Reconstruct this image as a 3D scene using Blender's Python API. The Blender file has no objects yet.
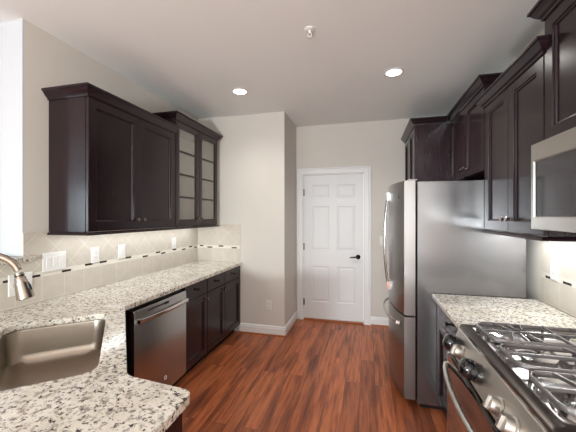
import bpy, bmesh, math, random
from mathutils import Vector, Matrix

random.seed(7)
SC = bpy.context.scene
COL = SC.collection
PI = math.pi

# ------------------------------------------------------------------ camera
cam_d = bpy.data.cameras.new('camera')
cam = bpy.data.objects.new('camera', cam_d)
COL.objects.link(cam)
cam_d.sensor_fit = 'HORIZONTAL'
cam_d.sensor_width = 36.0
cam_d.lens = 306.0 / 576.0 * 36.0
cam_d.clip_start = 0.02
cam.location = (0, 0, 1.46)
cam.rotation_euler = (PI / 2, 0, math.atan(78 / 306.0))
SC.camera = cam

# ------------------------------------------------------------------ world + exposure
w = bpy.data.worlds.new('world')
SC.world = w
w.use_nodes = True
w.node_tree.nodes['Background'].inputs[0].default_value = (0.80, 0.90, 1.0, 1)
w.node_tree.nodes['Background'].inputs[1].default_value = 1.0
SC.view_settings.view_transform = 'Standard'
SC.view_settings.look = 'None'
SC.view_settings.gamma = 1.0
SC.view_settings.exposure = 0.24


def area(name, loc, rot, sx, sy, power, color, spread=PI):
    d = bpy.data.lights.new(name, 'AREA')
    d.shape = 'RECTANGLE'
    d.size, d.size_y = sx, sy
    d.energy = power
    d.color = color
    d.spread = spread
    o = bpy.data.objects.new(name, d)
    o.location = loc
    o.rotation_euler = rot
    COL.objects.link(o)
    return o


DAY = (0.93, 0.99, 1.0)
WARM = (0.97, 0.99, 1.0)
# daylight through the big windows of the living area behind the camera and through the dining area
area('daylight_back_window', (-1.6, -4.43, 1.45), (PI / 2 + 1.1, 0, 0), 3.2, 1.9, 60, DAY)
area('daylight_side_window', (-6.38, -2.95, 1.45), (PI / 2 + 0.7, 0, -PI / 2), 1.1, 1.9, 85, (0.78, 0.94, 1.0))
area('daylight_dining_window', (-6.38, 2.3, 1.45), (PI / 2 + 0.6, 0, -PI / 2), 1.8, 1.9, 3, DAY)
# bare point light added behind the camera to lift the ambient light and ceiling
def point_fill(name, loc, power):
    d = bpy.data.lights.new(name, 'POINT')
    d.energy = power
    d.color = (0.90, 0.98, 1.0)
    d.shadow_soft_size = 0.14
    o = bpy.data.objects.new(name, d)
    o.location = loc
    COL.objects.link(o)


point_fill('living_fill_light', (-0.7, -2.9, 1.12), 430)
# strips under the wall cabinets
area('under_cabinet_light_left', (-2.0, 2.56, 1.338), (0, 0, 0), 0.03, 1.75, 3.6, WARM)
area('under_cabinet_light_right', (1.03, 2.11, 1.338), (0, 0, 0), 0.06, 0.66, 2.9, WARM)


def spot(name, loc, power, color=(1.0, 0.98, 0.94), size=2.5, blend=0.9):
    d = bpy.data.lights.new(name, 'SPOT')
    d.energy = power
    d.color = color
    d.spot_size = size
    d.spot_blend = blend
    d.shadow_soft_size = 0.06
    o = bpy.data.objects.new(name, d)
    o.location = loc
    COL.objects.link(o)


CH = 2.73
DOWNLIGHTS = [(-1.245, 2.90), (0.238, 2.85), (-1.245, 0.75), (0.238, 0.75)]
for i, (x, y) in enumerate(DOWNLIGHTS):
    spot('downlight_lamp', (x, y, CH - 0.03), (22, 60, 3, 3)[i])


# ------------------------------------------------------------------ materials
def new_mat(name):
    m = bpy.data.materials.new(name)
    m.use_nodes = True
    nt = m.node_tree
    return m, nt, nt.nodes['Principled BSDF']


def lin(c):
    return tuple(((v / 255 + 0.055) / 1.055) ** 2.4 if v / 255 > 0.04045 else v / 255 / 12.92 for v in c) + (1,)


def N(nt, t, **kw):
    n = nt.nodes.new(t)
    for k, v in kw.items():
        setattr(n, k, v)
    return n


def world_pos(nt, scale=(1, 1, 1), rot=(0, 0, 0), loc=(0, 0, 0)):
    g = N(nt, 'ShaderNodeNewGeometry')
    mp = N(nt, 'ShaderNodeMapping')
    mp.inputs['Scale'].default_value = scale
    mp.inputs['Rotation'].default_value = rot
    mp.inputs['Location'].default_value = loc
    nt.links.new(g.outputs['Position'], mp.inputs[0])
    return mp.outputs[0]


def noise(nt, vec, scale, detail=3, rough=0.5):
    n = N(nt, 'ShaderNodeTexNoise')
    n.inputs['Scale'].default_value = scale
    n.inputs['Detail'].default_value = detail
    n.inputs['Roughness'].default_value = rough
    nt.links.new(vec, n.inputs['Vector'])
    return n.outputs['Fac']


def ramp(nt, fac, stops, interp='LINEAR'):
    r = N(nt, 'ShaderNodeValToRGB')
    r.color_ramp.interpolation = interp
    while len(r.color_ramp.elements) < len(stops):
        r.color_ramp.elements.new(0.5)
    for e, (p, c) in zip(r.color_ramp.elements, stops):
        e.position = p
        e.color = c if len(c) == 4 else tuple(c) + (1,)
    nt.links.new(fac, r.inputs[0])
    return r.outputs[0]


def mix(nt, fac, a, b, mode='MIX'):
    n = N(nt, 'ShaderNodeMix', data_type='RGBA', blend_type=mode)
    for s, v in ((n.inputs[0], fac), (n.inputs[6], a), (n.inputs[7], b)):
        if isinstance(v, bpy.types.NodeSocket):
            nt.links.new(v, s)
        else:
            s.default_value = v
    return n.outputs[2]


def bump(nt, b, fac, strength, dist=0.001):
    n = N(nt, 'ShaderNodeBump')
    n.inputs['Strength'].default_value = strength
    n.inputs['Distance'].default_value = dist
    nt.links.new(fac, n.inputs['Height'])
    nt.links.new(n.outputs[0], b.inputs['Normal'])


def plain(name, c, rough=0.5, metal=0.0, var=0.03, spec=0.5, coat=0.0):
    m, nt, b = new_mat(name)
    v = world_pos(nt)
    f = noise(nt, v, 9, 3)
    c = lin(c)
    lo = tuple(x * (1 - var) for x in c[:3]) + (1,)
    hi = tuple(min(1, x * (1 + var)) for x in c[:3]) + (1,)
    nt.links.new(ramp(nt, f, [(0.3, lo), (0.7, hi)]), b.inputs['Base Color'])
    b.inputs['Roughness'].default_value = rough
    b.inputs['Metallic'].default_value = metal
    b.inputs['Specular IOR Level'].default_value = spec
    if coat:
        b.inputs['Coat Weight'].default_value = coat
        b.inputs['Coat Roughness'].default_value = 0.08
    return m


def wall_mat(name, c):
    m, nt, b = new_mat(name)
    v = world_pos(nt)
    f = noise(nt, v, 1.3, 2)
    c = lin(c)
    nt.links.new(ramp(nt, f, [(0.3, tuple(x * 0.97 for x in c[:3])), (0.7, c)]), b.inputs['Base Color'])
    b.inputs['Roughness'].default_value = 0.75
    b.inputs['Specular IOR Level'].default_value = 0.25
    bump(nt, b, noise(nt, v, 260, 2), 0.08)
    return m


def wood_cab_mat(name, dark, light, rough=0.21):
    m, nt, b = new_mat(name)
    v = world_pos(nt, (9, 9, 0.7))
    f = noise(nt, v, 6, 5, 0.6)
    nt.links.new(ramp(nt, f, [(0.3, lin(dark)), (0.75, lin(light))]), b.inputs['Base Color'])
    b.inputs['Roughness'].default_value = rough
    b.inputs['Specular IOR Level'].default_value = 0.45
    b.inputs['IOR'].default_value = 1.45
    return m


def granite_mat():
    m, nt, b = new_mat('granite')
    v = world_pos(nt)
    n0 = noise(nt, v, 7, 3)
    base = ramp(nt, n0, [(0.3, lin((232, 227, 218))), (0.55, lin((221, 214, 200))), (0.75, lin((200, 193, 183)))])
    n1 = noise(nt, v, 40, 4, 0.65)
    grey = ramp(nt, n1, [(0.52, (0, 0, 0)), (0.62, (1, 1, 1))])
    c1 = mix(nt, grey, base, lin((158, 149, 138)))
    n2 = noise(nt, world_pos(nt, loc=(3.1, 1.7, 0.4)), 60, 5, 0.7)
    dark = ramp(nt, n2, [(0.556, (0, 0, 0)), (0.600, (1, 1, 1))])
    c2 = mix(nt, dark, c1, lin((74, 66, 62)))
    n3 = noise(nt, world_pos(nt, loc=(7.7, 2.2, 5.1)), 120, 3, 0.6)
    tiny = ramp(nt, n3, [(0.64, (0, 0, 0)), (0.68, (1, 1, 1))])
    c3 = mix(nt, tiny, c2, lin((40, 36, 36)))
    n4 = noise(nt, world_pos(nt, loc=(1.7, 9.2, 2.1)), 22, 3, 0.6)
    white = ramp(nt, n4, [(0.62, (0, 0, 0)), (0.72, (0.8, 0.8, 0.8))])
    c4 = mix(nt, white, c3, lin((238, 234, 224)))
    nt.links.new(c4, b.inputs['Base Color'])
    b.inputs['Roughness'].default_value = 0.14
    b.inputs['Specular IOR Level'].default_value = 0.55
    return m


def steel_mat(name, c, rough=0.28, axis='z'):
    m, nt, b = new_mat(name)
    sc = {'z': (140, 140, 1.5), 'y': (140, 1.5, 140), 'x': (1.5, 140, 140)}[axis]
    f = noise(nt, world_pos(nt, sc), 3, 2)
    c = lin(c)
    nt.links.new(ramp(nt, f, [(0.3, tuple(x * 0.93 for x in c[:3])), (0.7, c)]), b.inputs['Base Color'])
    b.inputs['Metallic'].default_value = 1.0
    b.inputs['Roughness'].default_value = rough
    bump(nt, b, f, 0.04)
    return m


def floor_mat():
    m, nt, b = new_mat('floor_planks')
    v = world_pos(nt, rot=(0, 0, PI / 2), loc=(0.3, 0.05, 0))
    br = N(nt, 'ShaderNodeTexBrick')
    br.offset = 0.37
    br.inputs['Scale'].default_value = 1.0
    br.inputs['Brick Width'].default_value = 1.22
    br.inputs['Row Height'].default_value = 0.128
    br.inputs['Mortar Size'].default_value = 0.0012
    br.inputs['Mortar Smooth'].default_value = 0.1
    br.inputs['Bias'].default_value = 0.0
    br.inputs['Color1'].default_value = (0, 0, 0, 1)
    br.inputs['Color2'].default_value = (1, 1, 1, 1)
    br.inputs['Mortar'].default_value = (0.5, 0.5, 0.5, 1)
    nt.links.new(v, br.inputs['Vector'])
    tone = br.outputs['Color']
    # the grain shifts from plank to plank
    g = N(nt, 'ShaderNodeNewGeometry')
    sh = N(nt, 'ShaderNodeVectorMath', operation='SCALE')
    sh.inputs['Scale'].default_value = 6.0
    nt.links.new(tone, sh.inputs[0])
    ad = N(nt, 'ShaderNodeVectorMath', operation='ADD')
    nt.links.new(g.outputs['Position'], ad.inputs[0])
    nt.links.new(sh.outputs[0], ad.inputs[1])
    mp = N(nt, 'ShaderNodeMapping')
    mp.inputs['Scale'].default_value = (9, 0.75, 9)
    nt.links.new(ad.outputs[0], mp.inputs[0])
    f1 = noise(nt, mp.outputs[0], 1.6, 6, 0.62)
    mp2 = N(nt, 'ShaderNodeMapping')
    mp2.inputs['Scale'].default_value = (60, 1.6, 60)
    nt.links.new(ad.outputs[0], mp2.inputs[0])
    f2 = noise(nt, mp2.outputs[0], 1.5, 4, 0.6)
    c1 = ramp(nt, f1, [(0.30, lin((80, 45, 34))), (0.44, lin((142, 76, 46))), (0.55, lin((206, 122, 76))), (0.62, lin((174, 95, 58))), (0.74, lin((96, 58, 46)))])
    c2 = mix(nt, 0.42, c1, ramp(nt, f2, [(0.34, lin((66, 36, 30))), (0.5, lin((150, 82, 54))), (0.66, lin((192, 112, 74)))]))
    tr = ramp(nt, tone, [(0.0, lin((212, 206, 204))), (0.5, lin((250, 246, 240))), (1.0, lin((255, 255, 255)))])
    c3 = mix(nt, 1.0, c2, tr, 'MULTIPLY')
    c4 = mix(nt, br.outputs['Fac'], c3, lin((58, 32, 26)))
    nt.links.new(c4, b.inputs['Base Color'])
    b.inputs['Roughness'].default_value = 0.33
    b.inputs['Specular IOR Level'].default_value = 0.35
    bump(nt, b, f2, 0.06)
    return m


def tile_mat(name, along, diagonal, size):
    # along: which world axis runs along the wall ('x' or 'y')
    m, nt, b = new_mat(name)
    g = N(nt, 'ShaderNodeNewGeometry')
    sp = N(nt, 'ShaderNodeSeparateXYZ')
    nt.links.new(g.outputs['Position'], sp.inputs[0])
    cb = N(nt, 'ShaderNodeCombineXYZ')
    nt.links.new(sp.outputs['XYZ'.index(along.upper())], cb.inputs[0])
    nt.links.new(sp.outputs[2], cb.inputs[1])
    mp = N(nt, 'ShaderNodeMapping')
    if diagonal:
        mp.inputs['Rotation'].default_value = (0, 0, PI / 4)
    else:
        mp.inputs['Location'].default_value = (0, -1.05 + 6 * size, 0)
    nt.links.new(cb.outputs[0], mp.inputs[0])
    br = N(nt, 'ShaderNodeTexBrick')
    br.offset = 0.0
    br.inputs['Scale'].default_value = 1.0
    br.inputs['Brick Width'].default_value = size
    br.inputs['Row Height'].default_value = size
    br.inputs['Mortar Size'].default_value = 0.0016
    br.inputs['Color1'].default_value = lin((200, 191, 178))
    br.inputs['Color2'].default_value = lin((206, 198, 186))
    br.inputs['Mortar'].default_value = lin((232, 226, 214))
    nt.links.new(mp.outputs[0], br.inputs['Vector'])
    f = noise(nt, mp.outputs[0], 14, 4)
    c = mix(nt, 0.25, br.outputs['Color'], ramp(nt, f, [(0.3, lin((186, 176, 161))), (0.7, lin((212, 205, 194)))]))
    nt.links.new(c, b.inputs['Base Color'])
    b.inputs['Roughness'].default_value = 0.35
    return m


def emit_mat(name, c, s):
    m, nt, b = new_mat(name)
    b.inputs['Base Color'].default_value = (0.9, 0.9, 0.88, 1)
    b.inputs['Emission Color'].default_value = c
    b.inputs['Emission Strength'].default_value = s
    return m


def pane_mat(name, tint, trans=0.75, rough=0.05):
    m, nt, b = new_mat(name)
    out = nt.nodes['Material Output']
    t = N(nt, 'ShaderNodeBsdfTransparent')
    t.inputs[0].default_value = tint
    b.inputs['Base Color'].default_value = lin((190, 186, 180))
    b.inputs['Roughness'].default_value = rough
    b.inputs['Specular IOR Level'].default_value = 0.7
    mx = N(nt, 'ShaderNodeMixShader')
    mx.inputs[0].default_value = trans
    nt.links.new(b.outputs[0], mx.inputs[1])
    nt.links.new(t.outputs[0], mx.inputs[2])
    nt.links.new(mx.outputs[0], out.inputs[0])
    return m


M = {}
M['wall'] = wall_mat('wall_paint', (215, 209, 201))
M['wall_cool'] = wall_mat('cool_wall_paint', (202, 205, 208))
M['ceiling'] = wall_mat('ceiling_paint', (240, 241, 239))
M['trim'] = plain('white_trim_paint', (232, 231, 230), 0.38, var=0.01)
M['door'] = plain('white_door_paint', (222, 222, 222), 0.42, var=0.01)
M['floor'] = floor_mat()
M['oak'] = plain('oak_threshold', (158, 92, 52), 0.4, var=0.12)
M['cab'] = wood_cab_mat('espresso_wood', (29, 17, 22), (42, 27, 31))
M['cab_in'] = plain('cabinet_interior', (196, 184, 168), 0.5)
M['kick'] = plain('toe_kick', (26, 20, 20), 0.6)
M['granite'] = granite_mat()
M['steel'] = steel_mat('brushed_steel', (186, 182, 178), 0.25, 'z')
M['steel_h'] = steel_mat('brushed_steel_flat', (200, 196, 190), 0.30, 'y')
M['steel_sink'] = steel_mat('sink_steel', (158, 148, 136), 0.34, 'x')
M['steel_f'] = steel_mat('refrigerator_steel', (158, 156, 154), 0.29, 'z')
M['satin'] = plain('satin_knob_metal', (188, 184, 176), 0.42, 1.0, 0.01)
M['chrome'] = plain('polished_metal', (214, 212, 210), 0.13, 1.0, 0.01)
M['nickel'] = plain('brushed_nickel', (176, 164, 152), 0.24, 1.0, 0.02)
M['fridge_side'] = plain('grey_painted_steel', (138, 136, 137), 0.26, 0.9, 0.03)
M['black'] = plain('black_plastic', (18, 18, 20), 0.35)
M['gloss_black'] = plain('black_enamel', (16, 15, 16), 0.10, coat=0.5)
M['dark_glass'] = plain('dark_oven_glass', (22, 18, 18), 0.04, spec=0.9, coat=1.0)
M['mw_glass'] = plain('microwave_door_glass', (58, 55, 56), 0.10, spec=0.6)
M['iron'] = plain('cast_iron', (138, 134, 133), 0.26, 0.7, 0.06)
M['burner'] = plain('burner_cap', (150, 146, 143), 0.35, 0.7)
M['cooktop'] = plain('cooktop_enamel', (172, 168, 166), 0.13, 0.85, 0.03)
M['rim'] = plain('cooktop_rim', (76, 69, 65), 0.33, 0.85)
M['plate'] = plain('white_plastic', (228, 226, 222), 0.35, var=0.005)
M['slot'] = plain('outlet_slot', (90, 86, 80), 0.5)
M['bronze'] = plain('dark_bronze', (40, 32, 30), 0.25, 0.8)
M['knob'] = plain('dark_nickel_knob', (120, 108, 104), 0.22, 1.0)
M['tile_y'] = tile_mat('tile_left_lower', 'y', False, 0.16)
M['tile_yd'] = tile_mat('tile_left_diagonal', 'y', True, 0.16)
M['tile_x'] = tile_mat('tile_back_lower', 'x', False, 0.16)
M['tile_xd'] = tile_mat('tile_back_diagonal', 'x', True, 0.16)
M['mosaic'] = plain('pale_mosaic', (228, 222, 210), 0.25, var=0.05)
M['dash'] = plain('dark_mosaic', (62, 48, 42), 0.2, var=0.1)
M['lamp'] = emit_mat('lamp_lens', (1.0, 0.95, 0.86, 1), 9.0)
M['pane'] = pane_mat('cabinet_glass', (0.96, 0.97, 0.96, 1), 0.72, 0.12)
M['window_glass'] = pane_mat('window_glass', (0.97, 0.98, 1, 1), 0.95, 0.02)
M['cover'] = plain('smoky_knob_cover', (14, 15, 17), 0.12, 0.0, 0.05, spec=0.5, coat=0.3)


# ------------------------------------------------------------------ mesh helpers
def bm_new():
    return bmesh.new()


def box(bm, a, b):
    x0, y0, z0 = (min(a[i], b[i]) for i in range(3))
    x1, y1, z1 = (max(a[i], b[i]) for i in range(3))
    v = [bm.verts.new(p) for p in ((x0, y0, z0), (x1, y0, z0), (x1, y1, z0), (x0, y1, z0),
                                   (x0, y0, z1), (x1, y0, z1), (x1, y1, z1), (x0, y1, z1))]
    for f in ((0, 3, 2, 1), (4, 5, 6, 7), (0, 1, 5, 4), (1, 2, 6, 5), (2, 3, 7, 6), (3, 0, 4, 7)):
        bm.faces.new([v[i] for i in f])
    return v


class Fr:
    """local frame: a along the width, b up, c outward"""

    def __init__(s, o, u, n):
        s.o, s.u, s.n = Vector(o), Vector(u).normalized(), Vector(n).normalized()

    def p(s, a, b, c):
        return s.o + s.u * a + Vector((0, 0, b)) + s.n * c


def fbox(bm, F, a0, a1, b0, b1, c0, c1):
    v = [bm.verts.new(F.p(*q)) for q in ((a0, b0, c0), (a1, b0, c0), (a1, b1, c0), (a0, b1, c0),
                                         (a0, b0, c1), (a1, b0, c1), (a1, b1, c1), (a0, b1, c1))]
    for f in ((0, 3, 2, 1), (4, 5, 6, 7), (0, 1, 5, 4), (1, 2, 6, 5), (2, 3, 7, 6), (3, 0, 4, 7)):
        bm.faces.new([v[i] for i in f])


def loft(bm, loops, cap0=True, cap1=True, closed=False):
    vs = [[bm.verts.new(p) for p in lp] for lp in loops]
    n = len(vs[0])
    for k in range(len(vs) - 1 + (1 if closed else 0)):
        A, B = vs[k], vs[(k + 1) % len(vs)]
        for i in range(n):
            bm.faces.new((A[i], A[(i + 1) % n], B[(i + 1) % n], B[i]))
    if not closed:
        if cap0:
            bm.faces.new(vs[0][::-1])
        if cap1:
            bm.faces.new(vs[-1])


def rect_loop(F, a0, a1, b0, b1, inset, c):
    return [F.p(a0 + inset, b0 + inset, c), F.p(a1 - inset, b0 + inset, c), F.p(a1 - inset, b1 - inset, c), F.p(a0 + inset, b1 - inset, c)]


def panel_door(bm, F, a0, a1, b0, b1, t=0.02, rail=0.058, c=0.0):
    """recessed-panel door with an inner bead"""
    L = [(0, c), (0, c + t - 0.002), (0.002, c + t), (rail, c + t), (rail + 0.0015, c + t - 0.006), (rail + 0.009, c + t - 0.008),
         (rail + 0.013, c + t - 0.0145)]
    loft(bm, [rect_loop(F, a0, a1, b0, b1, i, d) for i, d in L])


def ring_door(bm, F, a0, a1, b0, b1, t=0.02, rail=0.058, c=0.0):
    L = [(0, c), (0, c + t - 0.002), (0.002, c + t), (rail, c + t), (rail + 0.006, c + t - 0.007), (rail + 0.006, c)]
    loft(bm, [rect_loop(F, a0, a1, b0, b1, i, d) for i, d in L], closed=True)


def tube(bm, pts, r, seg=10, caps=True, flat=None):
    """swept tube; r is a number or a list; flat=(w,h) gives an elliptic section with h vertical"""
    pts = [Vector(p) for p in pts]
    loops = []
    prev = None
    for i, p in enumerate(pts):
        d = (pts[min(i + 1, len(pts) - 1)] - pts[max(i - 1, 0)]).normalized()
        ref = Vector((0, 0, 1)) if prev is None else prev
        if prev is None and abs(d.z) > 0.9:
            ref = Vector((1, 0, 0))
        s = d.cross(ref)
        if s.length < 1e-5:
            s = d.cross(Vector((0, 1, 0)))
        s.normalize()
        q = s.cross(d).normalized()
        prev = q
        rr = r[i] if isinstance(r, (list, tuple)) else r
        ra, rb = (rr, rr) if flat is None else (flat[0] / 2, flat[1] / 2)
        loops.append([p + s * ra * math.cos(2 * PI * k / seg) + q * rb * math.sin(2 * PI * k / seg) for k in range(seg)])
    loft(bm, loops, caps, caps)


def lathe(bm, o, axis, prof, seg=24):
    """prof: list of (radius, height along axis)"""
    o, ax = Vector(o), Vector(axis).normalized()
    s = ax.orthogonal().normalized()
    q = ax.cross(s)
    loft(bm, [[o + ax * h + (s * math.cos(2 * PI * k / seg) + q * math.sin(2 * PI * k / seg)) * max(r, 1e-4) for k in range(seg)] for r, h in prof])


def sweep(bm, path, prof, m0=None, m1=None):
    """mitred moulding: path in plan (list of xy), prof = closed list of (offset to the right of travel, z)"""
    P = [Vector(p) for p in path]
    loops = []
    for i, p in enumerate(P):
        if i == 0:
            d = (P[1] - P[0]).normalized()
            m = Vector((d.y, -d.x))
        elif i == len(P) - 1:
            d = (P[-1] - P[-2]).normalized()
            m = Vector((d.y, -d.x))
        else:
            d0, d1 = (P[i] - P[i - 1]).normalized(), (P[i + 1] - P[i]).normalized()
            n0, n1 = Vector((d0.y, -d0.x)), Vector((d1.y, -d1.x))
            m = (n0 + n1).normalized()
            m = m / max(0.2, m.dot(n0))
        if i == 0 and m0:
            m = Vector(m0)
        if i == len(P) - 1 and m1:
            m = Vector(m1)
        loops.append([(p.x + m.x * o, p.y + m.y * o, z) for o, z in prof])
    loft(bm, loops)


def prism(bm, poly, z0, z1):
    loft(bm, [[(x, y, z0) for x, y in poly], [(x, y, z1) for x, y in poly]])


def rrect(a0, a1, b0, b1, r, n=5):
    out = []
    for cx, cy, st in ((a1 - r, b0 + r, -PI / 2), (a1 - r, b1 - r, 0), (a0 + r, b1 - r, PI / 2), (a0 + r, b0 + r, PI)):
        for k in range(n + 1):
            t = st + PI / 2 * k / n
            out.append((cx + r * math.cos(t), cy + r * math.sin(t)))
    return out


WLOC = {}


def put(name, bm, m, parent=None, bevel=0.0, smooth=False, segs=2):
    bmesh.ops.recalc_face_normals(bm, faces=bm.faces[:])
    me = bpy.data.meshes.new(name)
    xs = [v.co for v in bm.verts]
    c = Vector([(min(v[i] for v in xs) + max(v[i] for v in xs)) / 2 for i in range(3)])
    for v in bm.verts:
        v.co -= c
    bm.to_mesh(me)
    bm.free()
    for mm in (m if isinstance(m, list) else [m]):
        me.materials.append(mm)
    o = bpy.data.objects.new(name, me)
    COL.objects.link(o)
    WLOC[o] = c
    if parent is not None:
        o.parent = parent
        o.location = c - WLOC[parent]
    else:
        o.location = c
    if smooth:
        for p in me.polygons:
            p.use_smooth = True
        me.set_sharp_from_angle(angle=math.radians(38))
    if bevel:
        md = o.modifiers.new('bevel', 'BEVEL')
        md.width = bevel
        md.segments = segs
        md.limit_method = 'ANGLE'
        md.angle_limit = math.radians(50)
        if not smooth:
            for p in me.polygons:
                p.use_smooth = True
            me.set_sharp_from_angle(angle=math.radians(38))
    return o


def thing(name, label, cat, loc, group=None):
    o = bpy.data.objects.new(name, None)
    o.empty_display_size = 0.1
    COL.objects.link(o)
    o.location = loc
    WLOC[o] = Vector(loc)
    o['label'] = label
    o['category'] = cat
    if group:
        o['group'] = group
    return o


def struct(name, bm, m, parent=None, bevel=0.0, label=None):
    o = put(name, bm, m, parent, bevel)
    if parent is None:
        o['kind'] = 'structure'
    if label:
        o['label'] = label
    return o


def sbox(name, a, b, m, bevel=0.0, parent=None):
    bm = bm_new()
    box(bm, a, b)
    return struct(name, bm, m, parent, bevel)


def pbox(name, a, b, m, parent, bevel=0.0):
    bm = bm_new()
    box(bm, a, b)
    return put(name, bm, m, parent, bevel)


# ------------------------------------------------------------------ room shell
XL, XR = -2.14, 1.165
YB, YD = 3.59, 4.25
sbox('floor', (-6.55, -4.6, -0.1), (XR + 0.15, YD + 0.15, 0), M['floor'])
sbox('ceiling', (-6.55, -4.6, CH), (XR + 0.15, YD + 0.15, CH + 0.1), M['ceiling'])
sbox('wall_right', (XR, -4.6, 0), (XR + 0.15, YD + 0.15, CH), M['wall'])
sbox('wall_left', (-2.333, 1.494, 0), (XL, YB, CH), M['wall'])
sbox('wall_left_end', (-2.334, 1.484, 1.2), (XL, 1.494, CH), M['wall_cool'])  # same wall; cool daylight tone put into the colour of its end face
sbox('wall_back_left', (-2.333, YB, 0), (-0.96, YD + 0.15, CH), M['wall'])
sbox('wall_half', (-2.333, -0.3, 0), (XL, 1.494, 1.165), M['wall'])
# wall round the far door
bm = bm_new()
box(bm, (-0.96, YD, 0), (-0.862, YD + 0.15, CH))
box(bm, (-0.022, YD, 0), (XR, YD + 0.15, CH))
box(bm, (-0.862, YD, 2.045), (-0.022, YD + 0.15, CH))
struct('wall_door_side', bm, M['wall'])
sbox('wall_dining_back', (-6.55, YD, 0), (-2.333, YD + 0.15, CH), M['wall_cool'])


def window_wall(name, axis, c0, c1, lo, hi, holes, z0, z1):
    """wall slab with window holes; axis 'x' = wall at constant x, running in y"""
    bm = bm_new()

    def bb(a, b, za, zb):
        if axis == 'x':
            box(bm, (c0, a, za), (c1, b, zb))
        else:
            box(bm, (a, c0, za), (b, c1, zb))
    cur = lo
    for a, b in holes:
        bb(cur, a, 0, CH)
        bb(a, b, 0, z0)
        bb(a, b, z1, CH)
        cur = b
    bb(cur, hi, 0, CH)
    struct(name, bm, M['wall_cool'])


window_wall('wall_far_left', 'x', -6.55, -6.42, -4.6, YD, [(-3.5, -2.4), (1.4, 3.2)], 0.5, 2.4)
window_wall('wall_behind', 'y', -4.6, -4.47, -6.42, XR, [(-3.2, 0.0)], 0.5, 2.4)


def window(name, axis, c, a, b, z0, z1, n):
    bm = bm_new()
    step = (b - a) / n
    t = 0.05

    def bb(a0, a1, za, zb, m=bm, d=0.03):
        if axis == 'x':
            box(m, (c - d, a0, za), (c + d, a1, zb))
        else:
            box(m, (a0, c - d, za), (a1, c + d, zb))
    bb(a, b, z0, z0 + t)
    bb(a, b, z1 - t, z1)
    for k in range(n + 1):
        x = a + step * k
        bb(max(a, x - t / 2), min(b, x + t / 2), z0 + t, z1 - t)
    o = struct(name, bm, M['trim'])
    g = bm_new()
    bb(a + 0.03, b - 0.03, z0 + 0.03, z1 - 0.03, g, 0.003)
    put('window_pane', g, M['window_glass'], o)


window('window_1', 'x', -6.48, -3.5, -2.4, 0.5, 2.4, 1)
window('window_2', 'x', -6.48, 1.4, 3.2, 0.5, 2.4, 2)
window('window_3', 'y', -4.53, -3.2, 0.0, 0.5, 2.4, 3)

# granite cap on the half wall
bm = bm_new()
prism(bm, [(-2.42, -0.32), (-2.105, -0.32), (-2.105, 1.54), (-2.139, 1.54), (-2.139, 1.483), (-2.42, 1.483)], 1.166, 1.198)
struct('half_wall_cap', bm, M['granite'], bevel=0.004)

# tiled splashback
TZ0, TZA, TZB, TZ1 = 0.881, 1.050, 1.086, 1.352


def splash(name, axis, c, n, a0, a1, low, dia, top=TZ1):
    """axis: direction of the run; c: wall coordinate; n: outward sign"""
    def bb(bm, a, b, za, zb, t):
        if axis == 'y':
            box(bm, (c, a, za), (c + n * t, b, zb))
        else:
            box(bm, (a, c, za), (b, c + n * t, zb))
    bm = bm_new()
    bb(bm, a0, a1, TZ0, TZA, 0.008)
    o = struct(name, bm, low)
    bm = bm_new()
    bb(bm, a0, a1, TZB, top, 0.008)
    put('diagonal_tiles', bm, dia, o)
    bm = bm_new()
    bb(bm, a0, a1, TZA, TZB, 0.007)
    put('mosaic_strip', bm, M['mosaic'], o)
    return o, bb


def dashes(o, bb, spec):
    bm = bm_new()
    for a, b, row in spec:
        z = TZA + 0.001 + row * 0.0175
        bb(bm, a, b, z, z + 0.0155, 0.0085)
    put('mosaic_dashes', bm, M['dash'], o)


o, bb = splash('tile_splashback_left', 'y', XL, 1, -0.28, YB - 0.001, M['tile_y'], M['tile_yd'])
dashes(o, bb, [(1.37, 1.44, 0), (1.53, 1.59, 0), (1.742, 1.812, 0), (1.93, 1.995, 1), (2.066, 2.136, 1), (2.348, 2.416, 1), (2.57, 2.64, 0),
               (2.765, 2.835, 1), (2.85, 2.92, 0), (3.05, 3.12, 1), (3.235, 3.305, 0), (3.385, 3.455, 1), (3.50, 3.56, 0)])
# the diagonal tiles left of the wall end stop under the half-wall cap
for ch in o.children:
    if ch.name.startswith('diagonal_tiles'):
        bm = bm_new()
        box(bm, (XL, 1.484, TZB), (XL + 0.008, YB - 0.001, TZ1))
        box(bm, (XL, -0.28, TZB), (XL + 0.008, 1.484, 1.164))
        bpy.data.objects.remove(ch)
        put('diagonal_tiles', bm, M['tile_yd'], o)
        break
o, bb = splash('tile_splashback_back', 'x', YB, -1, XL + 0.009, -1.535, M['tile_x'], M['tile_xd'])
dashes(o, bb, [(-2.10, -2.05, 1), (-1.99, -1.92, 0), (-1.83, -1.765, 1), (-1.65, -1.58, 0)])
o, bb = splash('tile_splashback_right', 'y', XR, -1, 0.95, 2.455, M['tile_y'], M['tile_yd'])
dashes(o, bb, [(1.55, 1.62, 0), (1.80, 1.87, 1), (1.95, 2.02, 0), (2.13, 2.21, 0), (2.32, 2.395, 0)])

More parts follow.
